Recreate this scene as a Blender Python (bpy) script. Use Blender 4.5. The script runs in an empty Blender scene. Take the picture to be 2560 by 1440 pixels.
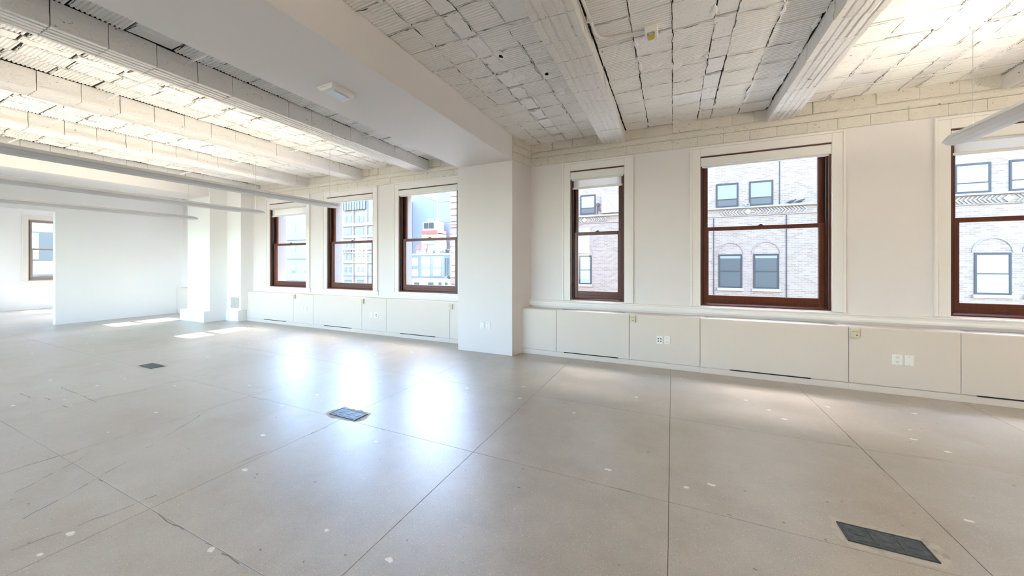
import bpy, bmesh, math, random
from mathutils import Vector, Matrix
random.seed(7)
PI = math.pi
SC = bpy.context.scene
COL = SC.collection

# ------------------------------------------------------------------ camera
H = 1.5
TH = 0.42627
FPX = 882.3
YH = 661.06
cam_d = bpy.data.cameras.new('camera'); cam = bpy.data.objects.new('camera', cam_d); COL.objects.link(cam)
cam.location = (0, 0, H); cam.rotation_euler = (PI/2, 0, TH)
cam_d.sensor_fit = 'HORIZONTAL'; cam_d.sensor_width = 36
cam_d.lens = 36*FPX/2560; cam_d.shift_y = -(720-YH)/2560
cam_d.clip_start = 0.05; cam_d.clip_end = 500
SC.camera = cam
# ------------------------------------------------------------------ sky, sun, exposure
W = bpy.data.worlds.new('sky'); SC.world = W; W.use_nodes = True
nt = W.node_tree; nt.nodes.clear()
wo = nt.nodes.new('ShaderNodeOutputWorld'); wb = nt.nodes.new('ShaderNodeBackground')
sky = nt.nodes.new('ShaderNodeTexSky'); sky.sky_type = 'NISHITA'; sky.sun_disc = False
sky.sun_elevation = math.radians(51.8); sky.sun_rotation = 0.0; sky.air_density = 1.0; sky.dust_density = 1.6; sky.ozone_density = 1.2
wb.inputs[1].default_value = 2.95
hs = nt.nodes.new('ShaderNodeHueSaturation'); hs.inputs['Saturation'].default_value = 1.2
nt.links.new(sky.outputs[0], hs.inputs['Color']); nt.links.new(hs.outputs[0], wb.inputs[0]); nt.links.new(wb.outputs[0], wo.inputs[0])
SUN_T = 1.27                                   # tangent of the sun's height; it stands straight across the street
sd = bpy.data.lights.new('sun', 'SUN'); sun = bpy.data.objects.new('sun', sd); COL.objects.link(sun)
sd.energy = 24.0; sd.angle = math.radians(0.53); sd.color = (1, .96, .88)
sun.location = (-10, 40, 50)
sun.rotation_euler = Vector((0.0, -1, -SUN_T)).to_track_quat('-Z', 'Y').to_euler()
LAMP_W = 10.0                                  # watts per metre of the up-facing pendant tubes
LAMP_C = (1.0, .885, .69)
vs = SC.view_settings
SC.display_settings.display_device = 'sRGB'
vs.view_transform = 'Standard'; vs.look = 'None'; vs.gamma = 1; vs.use_curve_mapping = False
vs.exposure = 0.72
SC.cycles.max_bounces = 12; SC.cycles.diffuse_bounces = 8; SC.cycles.glossy_bounces = 4
SC.cycles.transparent_max_bounces = 16; SC.cycles.caustics_reflective = False; SC.cycles.caustics_refractive = False
SC.cycles.sample_clamp_indirect = 8

# ------------------------------------------------------------------ projection of photo pixels (2560x1440) to real planes
CT, ST = math.cos(TH), math.sin(TH)
def ray(x, y):
    u = (x-1280)/FPX; v = (YH-y)/FPX
    return Vector((-ST+u*CT, CT+u*ST, v))
def on_y(x, y, Y):
    d = ray(x, y); return d*(Y/d.y)+Vector((0, 0, H))
def pix(X, Y, Z):
    dx = X*CT+Y*ST; dz = -X*ST+Y*CT
    if dz < .05: return None
    return 1280+FPX*dx/dz, YH-FPX*(Z-H)/dz

# ------------------------------------------------------------------ materials
def mat(name, col=(.8, .8, .8), rough=.5, spec=.5, metal=0.0, build=None):
    m = bpy.data.materials.new(name); m.use_nodes = True
    b = m.node_tree.nodes['Principled BSDF']
    b.inputs['Base Color'].default_value = (*col, 1); b.inputs['Roughness'].default_value = rough
    b.inputs['Specular IOR Level'].default_value = spec; b.inputs['Metallic'].default_value = metal
    if build: build(m.node_tree, b)
    return m
def N(t, kind, **kw):
    n = t.nodes.new(kind)
    for k, v in kw.items():
        if k.startswith('_'): setattr(n, k[1:], v)
        else: n.inputs[k].default_value = v
    return n
def wpos(t): return N(t, 'ShaderNodeNewGeometry').outputs['Position']
def noise(t, scale, detail=4, rough=.55, vec=None, mapscale=None):
    n = N(t, 'ShaderNodeTexNoise', Scale=scale, Detail=detail, Roughness=rough)
    v = vec if vec is not None else wpos(t)
    if mapscale:
        mp = N(t, 'ShaderNodeMapping'); mp.inputs['Scale'].default_value = mapscale
        t.links.new(v, mp.inputs[0]); v = mp.outputs[0]
    t.links.new(v, n.inputs['Vector']); return n.outputs['Fac']
def ramp(t, fac, stops):
    r = N(t, 'ShaderNodeValToRGB'); e = r.color_ramp.elements
    while len(e) < len(stops): e.new(.5)
    for i, (p, c) in enumerate(stops):
        e[i].position = p; e[i].color = (*c, 1) if len(c) == 3 else c
    t.links.new(fac, r.inputs[0]); return r.outputs[0]
def mix(t, fac, a, b):
    m = N(t, 'ShaderNodeMix', _data_type='RGBA')
    for sock, v in ((m.inputs[0], fac), (m.inputs[6], a), (m.inputs[7], b)):
        if hasattr(v, 'links'): t.links.new(v, sock)
        elif isinstance(v, (int, float)): sock.default_value = v
        else: sock.default_value = (*v, 1)
    return m.outputs[2]
def bump(t, b, h, strength=.3, dist=.01):
    n = N(t, 'ShaderNodeBump', Strength=strength, Distance=dist)
    t.links.new(h, n.inputs['Height']); t.links.new(n.outputs[0], b.inputs['Normal'])

def paint(name, col, rough=.55, var=.03, bs=.06):
    def f(t, b):
        n = noise(t, 1.3, 5)
        c2 = tuple(max(0, c-var) for c in col)
        t.links.new(mix(t, n, col, c2), b.inputs['Base Color'])
        bump(t, b, noise(t, 60, 3), bs, .004)
    return mat(name, col, rough, .4, build=f)
WALL = paint('wall paint', (.79, .75, .745))
TRIMW = paint('trim paint', (.84, .81, .785), .38, .02, .02)
CABW = paint('cabinet paint', (.73, .66, .595), .42, .02, .02)
WALL_DAY = paint('wall paint lightened for daylight', (.92, .915, .91))  # paler copy of the wall paint, painting in stronger daylight on the left
GIRD = paint('plaster paint', (.80, .775, .77), .6, .02, .03)

def rough_paint(name, col, dirt=(.34, .30, .25), lo=.66, hi=.74, bs=.5, fleck=.70):
    """old masonry under many coats of white paint, chipped here and there"""
    def f(t, b):
        a = noise(t, 9, 8, .7); c = noise(t, 45, 4, .6)
        base = mix(t, noise(t, 2.2, 4), col, tuple(x*.9 for x in col))
        k = ramp(t, a, [(lo, (0, 0, 0)), (hi, (1, 1, 1))])
        cc = mix(t, k, base, dirt)
        fl = ramp(t, noise(t, 26, 5, .7), [(fleck, (0, 0, 0)), (fleck+.02, (1, 1, 1))])
        t.links.new(mix(t, fl, cc, tuple(x*.7 for x in dirt)), b.inputs['Base Color'])
        ad = N(t, 'ShaderNodeMath', _operation='ADD'); t.links.new(a, ad.inputs[0]); t.links.new(c, ad.inputs[1])
        bump(t, b, ad.outputs[0], bs, .012)
    return mat(name, col, .55, .35, build=f)
TILE = rough_paint('painted terracotta', (.91, .90, .89), dirt=(.16, .145, .13), lo=.68, hi=.70, fleck=.715)
TILE2 = rough_paint('painted plaster patch', (.91, .90, .89), dirt=(.16, .145, .13), lo=.66, hi=.68, bs=.9, fleck=.68)
BRICKP = rough_paint('painted brick', (.84, .80, .72), dirt=(.18, .12, .07), lo=.66, hi=.68, bs=1.2, fleck=.66)
BEAMP = rough_paint('painted beam block', (.87, .855, .84), dirt=(.17, .15, .13), lo=.67, hi=.69, bs=1.0, fleck=.665)
def _joint(t, b):
    a = noise(t, 7, 6, .7)
    t.links.new(ramp(t, a, [(.56, (.035, .03, .027)), (.68, (.5, .48, .45))]), b.inputs['Base Color'])
JOINT = mat('open mortar joint', (.3, .28, .26), .9, .1, build=_joint)

def _floor(t, b):
    p = wpos(t)
    big = noise(t, .55, 5, .6); mid = noise(t, 3.2, 6, .65); fine = noise(t, 140, 2, .5)
    c = ramp(t, big, [(.3, (.295, .255, .21)), (.7, (.40, .365, .315))])
    c = mix(t, ramp(t, mid, [(.35, (0, 0, 0)), (.75, (.6, .6, .6))]), c, (.48, .43, .36))
    st = ramp(t, noise(t, 1.1, 8, .7), [(.45, (0, 0, 0)), (.75, (.75, .75, .75))])
    c = mix(t, st, c, (.215, .16, .095))
    sp = ramp(t, fine, [(.63, (0, 0, 0)), (.71, (.9, .9, .9))])
    c = mix(t, sp, c, (.72, .66, .56))
    sp2 = ramp(t, noise(t, 110, 2, .5), [(.30, (.85, .85, .85)), (.37, (0, 0, 0))])
    c = mix(t, sp2, c, (.22, .18, .14))
    # paint chips and drips with shapes of their own
    v = N(t, 'ShaderNodeTexVoronoi', Scale=3.3, Randomness=1.0); 
    mp = N(t, 'ShaderNodeMapping'); mp.inputs['Scale'].default_value = (1.0, 1.7, 1)
    wob = N(t, 'ShaderNodeTexNoise', Scale=34, Detail=3)
    t.links.new(p, wob.inputs['Vector'])
    av = N(t, 'ShaderNodeVectorMath', _operation='MULTIPLY_ADD'); t.links.new(wob.outputs['Color'], av.inputs[0])
    av.inputs[1].default_value = (.03, .03, 0); t.links.new(p, av.inputs[2])
    t.links.new(av.outputs[0], mp.inputs[0]); t.links.new(mp.outputs[0], v.inputs['Vector'])
    chip = ramp(t, v.outputs['Distance'], [(.075, (1, 1, 1)), (.09, (0, 0, 0))])
    sel = ramp(t, v.outputs['Color'], [(.47, (0, 0, 0)), (.49, (1, 1, 1))])
    mm = N(t, 'ShaderNodeMath', _operation='MULTIPLY'); t.links.new(chip, mm.inputs[0]); t.links.new(sel, mm.inputs[1])
    c = mix(t, mm.outputs[0], c, (.74, .70, .62))
    v2 = N(t, 'ShaderNodeTexVoronoi', Scale=5.5); t.links.new(mp.outputs[0], v2.inputs['Vector'])
    pit = ramp(t, v2.outputs['Distance'], [(.045, (1, 1, 1)), (.06, (0, 0, 0))])
    c = mix(t, pit, c, (.13, .10, .08))
    t.links.new(c, b.inputs['Base Color'])
    t.links.new(ramp(t, mid, [(.3, (.42, .42, .42)), (.75, (.56, .56, .56))]), b.inputs['Roughness'])
    bump(t, b, noise(t, 6, 6, .6), .05, .02)
    b.inputs['Coat Weight'].default_value = 1.0; b.inputs['Coat Roughness'].default_value = .36; b.inputs['Coat IOR'].default_value = 1.55
FLOOR = mat('worn polished concrete', (.5, .45, .37), .3, .9, build=_floor)
GROUT = mat('floor joint', (.26, .22, .18), .8, .2)

def _wood(t, b):
    n = noise(t, 8, 5, .6, mapscale=(6, 6, .6))
    t.links.new(ramp(t, n, [(.3, (.07, .014, .005)), (.7, (.125, .028, .008))]), b.inputs['Base Color'])
FRAME = mat('mahogany brown window paint', (.11, .03, .012), .35, .5, build=_wood)
DARK = mat('dark track', (.03, .013, .008), .5)
def glass(name, tint=(.97, .985, .98), k=1.0):
    m = bpy.data.materials.new(name); m.use_nodes = True; t = m.node_tree; t.nodes.clear()
    o = t.nodes.new('ShaderNodeOutputMaterial'); tr = N(t, 'ShaderNodeBsdfTransparent'); tr.inputs[0].default_value = (*tint, 1)
    g = N(t, 'ShaderNodeBsdfGlossy', Roughness=.02); lw_ = N(t, 'ShaderNodeLayerWeight', Blend=.5); pw = N(t, 'ShaderNodeMath', _operation='POWER'); t.links.new(lw_.outputs['Facing'], pw.inputs[0]); pw.inputs[1].default_value = 5.0
    fr = N(t, 'ShaderNodeMath', _operation='MULTIPLY_ADD'); t.links.new(pw.outputs[0], fr.inputs[0]); fr.inputs[1].default_value = .92; fr.inputs[2].default_value = .012
    mx = N(t, 'ShaderNodeMixShader'); t.links.new(fr.outputs[0], mx.inputs[0]); t.links.new(tr.outputs[0], mx.inputs[1]); t.links.new(g.outputs[0], mx.inputs[2])
    t.links.new(mx.outputs[0], o.inputs[0]); return m
GLASS = glass('window glass')
def fabric(name, col, tr_):
    m = bpy.data.materials.new(name); m.use_nodes = True; t = m.node_tree; t.nodes.clear()
    o = t.nodes.new('ShaderNodeOutputMaterial'); d = N(t, 'ShaderNodeBsdfDiffuse'); d.inputs[0].default_value = (*col, 1)
    tl = N(t, 'ShaderNodeBsdfTranslucent'); tl.inputs[0].default_value = (*col, 1)
    m1 = N(t, 'ShaderNodeMixShader'); m1.inputs[0].default_value = .45
    t.links.new(d.outputs[0], m1.inputs[1]); t.links.new(tl.outputs[0], m1.inputs[2])
    tp = N(t, 'ShaderNodeBsdfTransparent'); m2 = N(t, 'ShaderNodeMixShader'); m2.inputs[0].default_value = tr_
    t.links.new(m1.outputs[0], m2.inputs[1]); t.links.new(tp.outputs[0], m2.inputs[2]); t.links.new(m2.outputs[0], o.inputs[0]); return m
SHEER = fabric('sheer blind cloth', (.80, .78, .75), .35)
CLOTH = fabric('blind cloth', (.84, .81, .75), .08)
CASS = mat('blind fascia white', (.80, .79, .76), .4)
HEM = mat('hem bar white', (.80, .78, .75), .5)
LAMPB = mat('lamp housing satin grey', (.50, .505, .52), .35, .5)
LAMPU = mat('lamp underside paled as lit', (.74, .74, .75), .4)  # paler than the housing, painting in the light caught from below
def emit(name, col, s):
    m = mat(name, col); b = m.node_tree.nodes['Principled BSDF']
    b.inputs['Emission Color'].default_value = (*col, 1); b.inputs['Emission Strength'].default_value = s; return m
LENS = emit('lit up-facing tube lens', LAMP_C, 6.0)
PLATE = mat('white plastic plate', (.86, .85, .82), .3)
BEIGE = mat('aged beige plastic', (.66, .60, .46), .4)
HOLE = mat('dark slot', (.04, .04, .04), .6)
SLOT = mat('black air slot', (.012, .012, .012), .7)
GRILLE = mat('grey metal grille', (.54, .52, .48), .4, .5, .2)
def _fb(t, b):
    t.links.new(ramp(t, noise(t, 30, 4), [(.3, (.045, .055, .065)), (.7, (.10, .115, .13))]), b.inputs['Base Color'])
FBOX = mat('grey steel floor plate', (.08, .09, .10), .42, .5, .5, build=_fb)
CHROME = mat('worn steel', (.45, .46, .47), .35, .5, .9)
AMBER = mat('amber lens', (.55, .38, .02), .15, .6)
BLUEL = mat('pale blue lens', (.72, .79, .88), .2)
STONE = rough_paint('pale limestone', (.42, .365, .31), dirt=(.34, .30, .26), lo=.7, hi=.8, bs=.1, fleck=.9)
def _brick(t, b):
    p = wpos(t); sx = N(t, 'ShaderNodeSeparateXYZ'); t.links.new(p, sx.inputs[0])
    cx = N(t, 'ShaderNodeCombineXYZ'); t.links.new(sx.outputs[0], cx.inputs[0]); t.links.new(sx.outputs[2], cx.inputs[1])
    br = N(t, 'ShaderNodeTexBrick', Scale=1.0); br.inputs['Brick Width'].default_value = .24; br.inputs['Row Height'].default_value = .08
    br.inputs['Mortar Size'].default_value = .012; br.inputs['Color1'].default_value = (.225, .14, .095, 1)
    br.inputs['Color2'].default_value = (.31, .215, .155, 1); br.inputs['Mortar'].default_value = (.31, .25, .20, 1); br.inputs['Bias'].default_value = .1
    t.links.new(cx.outputs[0], br.inputs['Vector'])
    k = ramp(t, noise(t, .55, 6, .65), [(.55, (0, 0, 0)), (.78, (.55, .55, .55))])
    c = mix(t, k, br.outputs[0], (.16, .115, .085))
    t.links.new(c, b.inputs['Base Color'])
BRICKF = mat('buff street brick', (.6, .5, .42), .8, .2, build=_brick)
BRICKT = mat('buff brick', (.27, .20, .155), .8, .2)
BRICKT2 = mat('pale brick', (.33, .265, .21), .8, .2)
SILLST = mat('grey stone belt', (.28, .275, .265), .7)
CASEG = mat('slate blue window frame', (.055, .045, .04), .6, .2)
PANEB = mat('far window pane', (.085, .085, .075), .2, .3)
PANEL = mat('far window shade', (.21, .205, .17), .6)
PANEW = mat('whitish far pane', (.28, .275, .26), .25, .3)  # panes paler than the other far ones
PALEB = mat('pale painted facade', (.245, .20, .175), .8)
PALEL = mat('pale lilac facade', (.21, .18, .18), .8)
GREYB = mat('blue grey facade', (.175, .175, .185), .7)
LIME = mat('limestone facade', (.225, .175, .145), .8)
REDR = mat('red roof', (.29, .08, .055), .7)
YELW = mat('cream yellow wall', (.33, .23, .12), .7)
MODF = mat('grey blue metal facade', (.16, .17, .18), .5)
CREAM = mat('cream reflecting pane', (.42, .33, .24), .3)
LEAF = mat('dusty leaf green', (.06, .085, .05), .7)
WHITEM = mat('white sheet metal', (.30, .29, .28), .5)

# ------------------------------------------------------------------ mesh helpers
class MB:
    def __init__(s): s.v = []; s.f = []; s.m = []
    def quad(s, pts, mi=0):
        i = len(s.v); s.v += [tuple(p) for p in pts]; s.f.append(tuple(range(i, i+len(pts)))); s.m.append(mi); return s
    def box(s, x0, x1, y0, y1, z0, z1, mi=0):
        i = len(s.v)
        s.v += [(x0, y0, z0), (x1, y0, z0), (x1, y1, z0), (x0, y1, z0), (x0, y0, z1), (x1, y0, z1), (x1, y1, z1), (x0, y1, z1)]
        for q in ((0, 3, 2, 1), (4, 5, 6, 7), (0, 1, 5, 4), (1, 2, 6, 5), (2, 3, 7, 6), (3, 0, 4, 7)):
            s.f.append(tuple(i+k for k in q)); s.m.append(mi)
        return s
    def prism(s, poly, axis, a, b, mi=0):
        """poly: 2-D outline in the other two axes (x,y order kept), extruded along axis from a to b"""
        def P(p, t):
            if axis == 'x': return (t, p[0], p[1])
            if axis == 'y': return (p[0], t, p[1])
            return (p[0], p[1], t)
        i = len(s.v); n = len(poly)
        s.v += [P(p, a) for p in poly]+[P(p, b) for p in poly]
        s.f.append(tuple(range(i+n-1, i-1, -1))); s.f.append(tuple(range(i+n, i+2*n))); s.m += [mi, mi]
        for k in range(n):
            s.f.append((i+k, i+(k+1) % n, i+n+(k+1) % n, i+n+k)); s.m.append(mi)
        return s
    def tube(s, path, r, n=8, mi=0):
        path = [Vector(p) for p in path]; i0 = len(s.v)
        for k, p in enumerate(path):
            d = (path[min(k+1, len(path)-1)]-path[max(k-1, 0)]).normalized()
            u = d.orthogonal().normalized() if abs(d.z) > .9 else d.cross(Vector((0, 0, 1))).normalized()
            w = d.cross(u)
            for j in range(n):
                a = 2*PI*j/n; s.v.append(tuple(p+u*math.cos(a)*r+w*math.sin(a)*r))
        for k in range(len(path)-1):
            for j in range(n):
                a = i0+k*n+j; b = i0+k*n+(j+1) % n
                s.f.append((a, b, b+n, a+n)); s.m.append(mi)
        s.f.append(tuple(range(i0+n-1, i0-1, -1))); e = i0+(len(path)-1)*n; s.f.append(tuple(range(e, e+n))); s.m += [mi, mi]
        return s
    def cyl(s, c, r, h, axis='z', n=16, mi=0):
        poly = [(r*math.cos(2*PI*k/n), r*math.sin(2*PI*k/n)) for k in range(n)]
        if axis == 'z': return s.prism([(c[0]+a, c[1]+b) for a, b in poly], 'z', c[2], c[2]+h, mi)
        if axis == 'y': return s.prism([(c[0]+a, c[2]+b) for a, b in poly], 'y', c[1], c[1]+h, mi)
        return s.prism([(c[1]+a, c[2]+b) for a, b in poly], 'x', c[0], c[0]+h, mi)
    def mesh(s, name, mats, off=(0, 0, 0)):
        me = bpy.data.meshes.new(name)
        me.from_pydata([(x-off[0], y-off[1], z-off[2]) for x, y, z in s.v], [], s.f)
        for m in (mats if isinstance(mats, (list, tuple)) else [mats]): me.materials.append(m)
        me.polygons.foreach_set('material_index', s.m)
        bm = bmesh.new(); bm.from_mesh(me); bmesh.ops.recalc_face_normals(bm, faces=bm.faces); bm.to_mesh(me); bm.free()
        return me
WL = {}
def wl(o):
    return WL.get(o.name, Vector(o.location))
def link(o, parent=None):
    COL.objects.link(o)
    if parent is not None: o.parent = parent
    return o
def bev(o, w, seg=2):
    m = o.modifiers.new('bevel', 'BEVEL'); m.width = w; m.segments = seg; m.limit_method = 'ANGLE'; m.angle_limit = .6
    return o
def part(name, mb, mats, parent, bevel=0, label=None):
    """a child mesh, authored in the world frame of an unrotated parent"""
    off = wl(parent)
    o = link(bpy.data.objects.new(name, mb.mesh(name, mats, off)), parent); WL[o.name] = off
    if bevel: bev(o, bevel)
    if label: o['label'] = label
    return o
def tag(o, label, cat, group=None):
    o['label'] = label; o['category'] = cat
    if group: o['group'] = group
    return o
def thing(name, label, cat, loc=(0, 0, 0), group=None):
    o = link(bpy.data.objects.new(name, None)); o.location = loc; o.empty_display_size = .1; WL[o.name] = Vector(loc)
    return tag(o, label, cat, group)
def struct(name, mb, mats, loc=(0, 0, 0), bevel=0):
    o = link(bpy.data.objects.new(name, mb.mesh(name, mats, loc))); o.location = loc; WL[o.name] = Vector(loc); o['kind'] = 'structure'
    if bevel: bev(o, bevel)
    return o
def sempty(name, loc=(0, 0, 0), rz=0):
    o = link(bpy.data.objects.new(name, None)); o.location = loc; o.rotation_euler = (0, 0, rz); o['kind'] = 'structure'; WL[o.name] = Vector(loc)
    return o

# ------------------------------------------------------------------ the room shell
X0, X1, YB, YW = -13.95, 6.4, -5.0, 5.80        # far left wall, unseen right wall, unseen back wall, window wall
ZC = 3.60
# floor: a bed with slabs sawn apart by thin joints
floor = struct('floor', MB().box(-19.6, X1+.1, YB-.1, YW+.2, -.14, -.006), GROUT)
xs = [-19.6, -18.7, -17.26, -15.82, -14.38, -12.96, -11.53, -10.10, -8.68, -7.25, -5.82, -4.38, -2.92, -1.45, -.02, 1.405, 2.875, 4.33, 5.8, X1+.1]
ys = [YB-.1, -4.42, -3.05, -1.68, -.31, 1.055, 2.44, 3.79, 5.16, YW+.2]
for i in range(len(xs)-1):
    for j in range(len(ys)-1):
        g = .0014 if xs[i] > -1.6 else .0006
        a, b, c, d = xs[i]+g, xs[i+1]-g, ys[j]+g, ys[j+1]-g
        mb = MB(); e = .0015
        mb.prism([(a, c), (b, c), (b, d), (a, d)], 'z', -.012, -e)
        n = len(mb.v)
        mb.v += [(a+e, c+e, 0), (b-e, c+e, 0), (b-e, d-e, 0), (a+e, d-e, 0)]
        mb.f[1] = (n, n+1, n+2, n+3)
        for k in range(4): mb.f.append((4+k, 4+(k+1) % 4, n+(k+1) % 4, n+k)); mb.m.append(0)
        part('slab', mb, FLOOR, floor)
# old repairs: thin dark saw cuts and cracks between slabs, seen left of the middle
def on_floor(x, y):
    d = ray(x, y); t = -H/d.z; return (d.x*t, d.y*t)
cr = MB(); rc = random.Random(4)
CL = [[(27, 1175), (144, 1142), (167, 1137), (217, 1117), (308, 1092)], [(37, 1232), (175, 1161), (208, 1142)],
      [(54, 1298), (175, 1236), (262, 1184), (315, 1155), (452, 1068), (519, 1027)], [(246, 1200), (300, 1227), (319, 1232), (315, 1257), (308, 1269)],
      [(25, 1377), (304, 1273), (417, 1227), (683, 1123), (820, 1067)], [(394, 1286), (433, 1311), (500, 1350), (650, 1436)],
      [(50, 984), (79, 996), (112, 994), (179, 1023)], [(154, 969), (242, 1005)], [(246, 996), (354, 977), (400, 961), (454, 952), (542, 930)],
      [(2110, 1078), (2132, 1101), (2152, 1119), (2212, 1179)], [(2066, 1106), (2130, 1116)], [(2237, 1133), (2357, 1150)], [(1523, 1217), (1579, 1230)], [(1818, 1287), (1840, 1294), (1962, 1320)], [(632, 993), (660, 1000)], [(955, 1074), (962, 1077)]]
for L in CL:
    P_ = [on_floor(*p) for p in L]; pts = []
    for a, b in zip(P_, P_[1:]):
        ln = math.hypot(b[0]-a[0], b[1]-a[1]); n = max(2, int(ln/.05))
        for k in range(n):
            t = k/n; j_ = rc.uniform(-.006, .006)
            pts.append((a[0]+(b[0]-a[0])*t+j_*(b[1]-a[1])/ln, a[1]+(b[1]-a[1])*t-j_*(b[0]-a[0])/ln))
    pts.append(P_[-1]); on = True
    for p, q in zip(pts, pts[1:]):
        if rc.random() < .18: on = not on
        if not on and L[0][0] < 2000 and len(L) > 2: continue
        d = Vector((q[0]-p[0], q[1]-p[1])).normalized(); w = rc.uniform(.0012, .0038); nx, ny = -d.y*w, d.x*w
        cr.quad([(p[0]-nx, p[1]-ny, .0006), (q[0]-nx, q[1]-ny, .0006), (q[0]+nx, q[1]+ny, .0006), (p[0]+nx, p[1]+ny, .0006)])
o = part('crack', cr, GROUT, floor)

# ceiling: a deck carrying ribbed terracotta tiles between beams
ceiling = struct('ceiling', MB().box(-19.6, X1+.1, YB-.1, YW+.5, ZC+.014, ZC+.2), JOINT)
BEAMS = [(-10.28, -9.98, 3.38), (-8.36, -8.05, 3.38), (-6.56, -6.25, 3.38), (-4.77, -4.47, 3.38),
         (-1.016, -.66, 3.42), (1.155, 1.46, 3.42), (3.30, 3.62, 3.42), (5.45, 5.77, 3.42)]
BAYS = [(-19.5, -14.1), (-13.95, -12.02), (-10.98, -10.28), (-9.98, -8.36), (-8.05, -6.56), (-6.25, -4.77), (-4.47, -3.43), (-2.383, -1.016), (-.66, 1.155), (1.46, 3.30), (3.62, 5.45), (5.77, 6.5)]
PITCH = .335
def tile_mesh(w, l, ribbed, seed):
    """one block hanging from the deck: ribs run along x, edges uneven"""
    r = random.Random(seed); mb = MB()
    nr = 11; prof = []
    if ribbed:
        for k in range(nr):
            y = -l/2+l*k/nr; p = l/nr
            prof += [(y, .006), (y+p*.26, .006), (y+p*.42, -.005), (y+p*.84, -.005)]
        prof.append((l/2, .006))
    else:
        for k in range(7): prof.append((-l/2+l*k/6, r.uniform(-.004, .002)))
    xl = [-w/2+r.uniform(-.003, .007) for _ in prof]; xr = [w/2-r.uniform(-.003, .007) for _ in prof]
    for k in range(1, len(prof)):
        xl[k] = xl[k-1]*.7+xl[k]*.3; xr[k] = xr[k-1]*.7+xr[k]*.3
    n = len(prof); tilt = r.uniform(-.004, .004); roll = r.uniform(-.006, .006)
    for x, z0 in ((xl, None), (xr, None)):
        for k, (y, z) in enumerate(prof): mb.v.append((x[k], y+r.uniform(-.0015, .0015), z+tilt*(1 if x is xr else -1)+roll*y/l*2))
    for k in range(n-1): mb.f.append((k, n+k, n+k+1, k+1)); mb.m.append(0)
    b = len(mb.v); T = .024
    mb.v += [(xl[0], -l/2, T), (xr[0], -l/2, T), (xr[-1], l/2, T), (xl[-1], l/2, T)]
    mb.f += [(0, b, b+1, n), (n-1, 2*n-1, b+2, b+3)]; mb.m += [0, 0]
    mb.f.append(tuple([b, 0]+list(range(1, n))+[b+3])); mb.f.append(tuple([b+1, n]+list(range(n+1, 2*n))+[b+2])); mb.m += [0, 0]
    mb.f.append((b, b+3, b+2, b+1)); mb.m.append(0)
    return mb
TM = {}
def tmesh(w, ribbed, var):
    key = (round(w, 3), ribbed, var)
    if key not in TM:
        mb = tile_mesh(w-.004, PITCH-.017, ribbed, hash(key) & 0xffff)
        TM[key] = (mb.mesh('tile', TILE if ribbed else TILE2), mb)
    return TM[key]
tiles = []
for (a, b) in BAYS:
    wd = b-a
    if wd > 2.5: n = max(1, round(wd/.33)); cols = [(a+wd*k/n, a+wd*(k+1)/n, True) for k in range(n)]
    elif wd > 1.2:
        key = .165; n = max(2, round((wd-key)/.33)); cw = (wd-key)/n; h_ = n//2+n % 2
        cols = []; x = a
        for k in range(n+1):
            if k == h_: cols.append((x, x+key, False)); x += key
            else: cols.append((x, x+cw, True)); x += cw
    else: n = max(1, round(wd/.33)); cols = [(a+wd*k/n, a+wd*(k+1)/n, True) for k in range(n)]
    for ci, (xa, xb, rib) in enumerate(cols):
        y = 5.80+random.choice((0, -.02, .02)); k = 0
        while y > YB+.2:
            rb = rib and not (random.random() < .07)
            tiles.append(((xa+xb)/2+random.uniform(-.004, .004), y-PITCH/2-.002+random.uniform(-.003, .003), xb-xa, rb, random.randrange(5))); y -= PITCH; k += 1
def show(t):
    p = pix(t[0], t[1], ZC)
    if p is None or not (-40 < p[0] < 2600 and -40 < p[1] < 1440): return 0
    d = Vector((t[0], t[1], ZC-H)).length
    return t[2]/(d*d*d)
tiles.sort(key=show, reverse=True)
rest = MB()
for k, (x, y, w, rib, var) in enumerate(tiles):
    me, mb = tmesh(w, rib, var)
    z = ZC+random.uniform(-.004, .004)
    if k < 300:
        o = link(bpy.data.objects.new('tile', me), ceiling); o.location = (x, y, z)
    else:
        i = len(rest.v); rest.v += [(p[0]+x, p[1]+y, p[2]+z) for p in mb.v]
        rest.f += [tuple(q+i for q in f) for f in mb.f]; rest.m += [0]*len(mb.f)
o = part('tile_field', rest, TILE, ceiling); o['kind'] = 'stuff'
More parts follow.
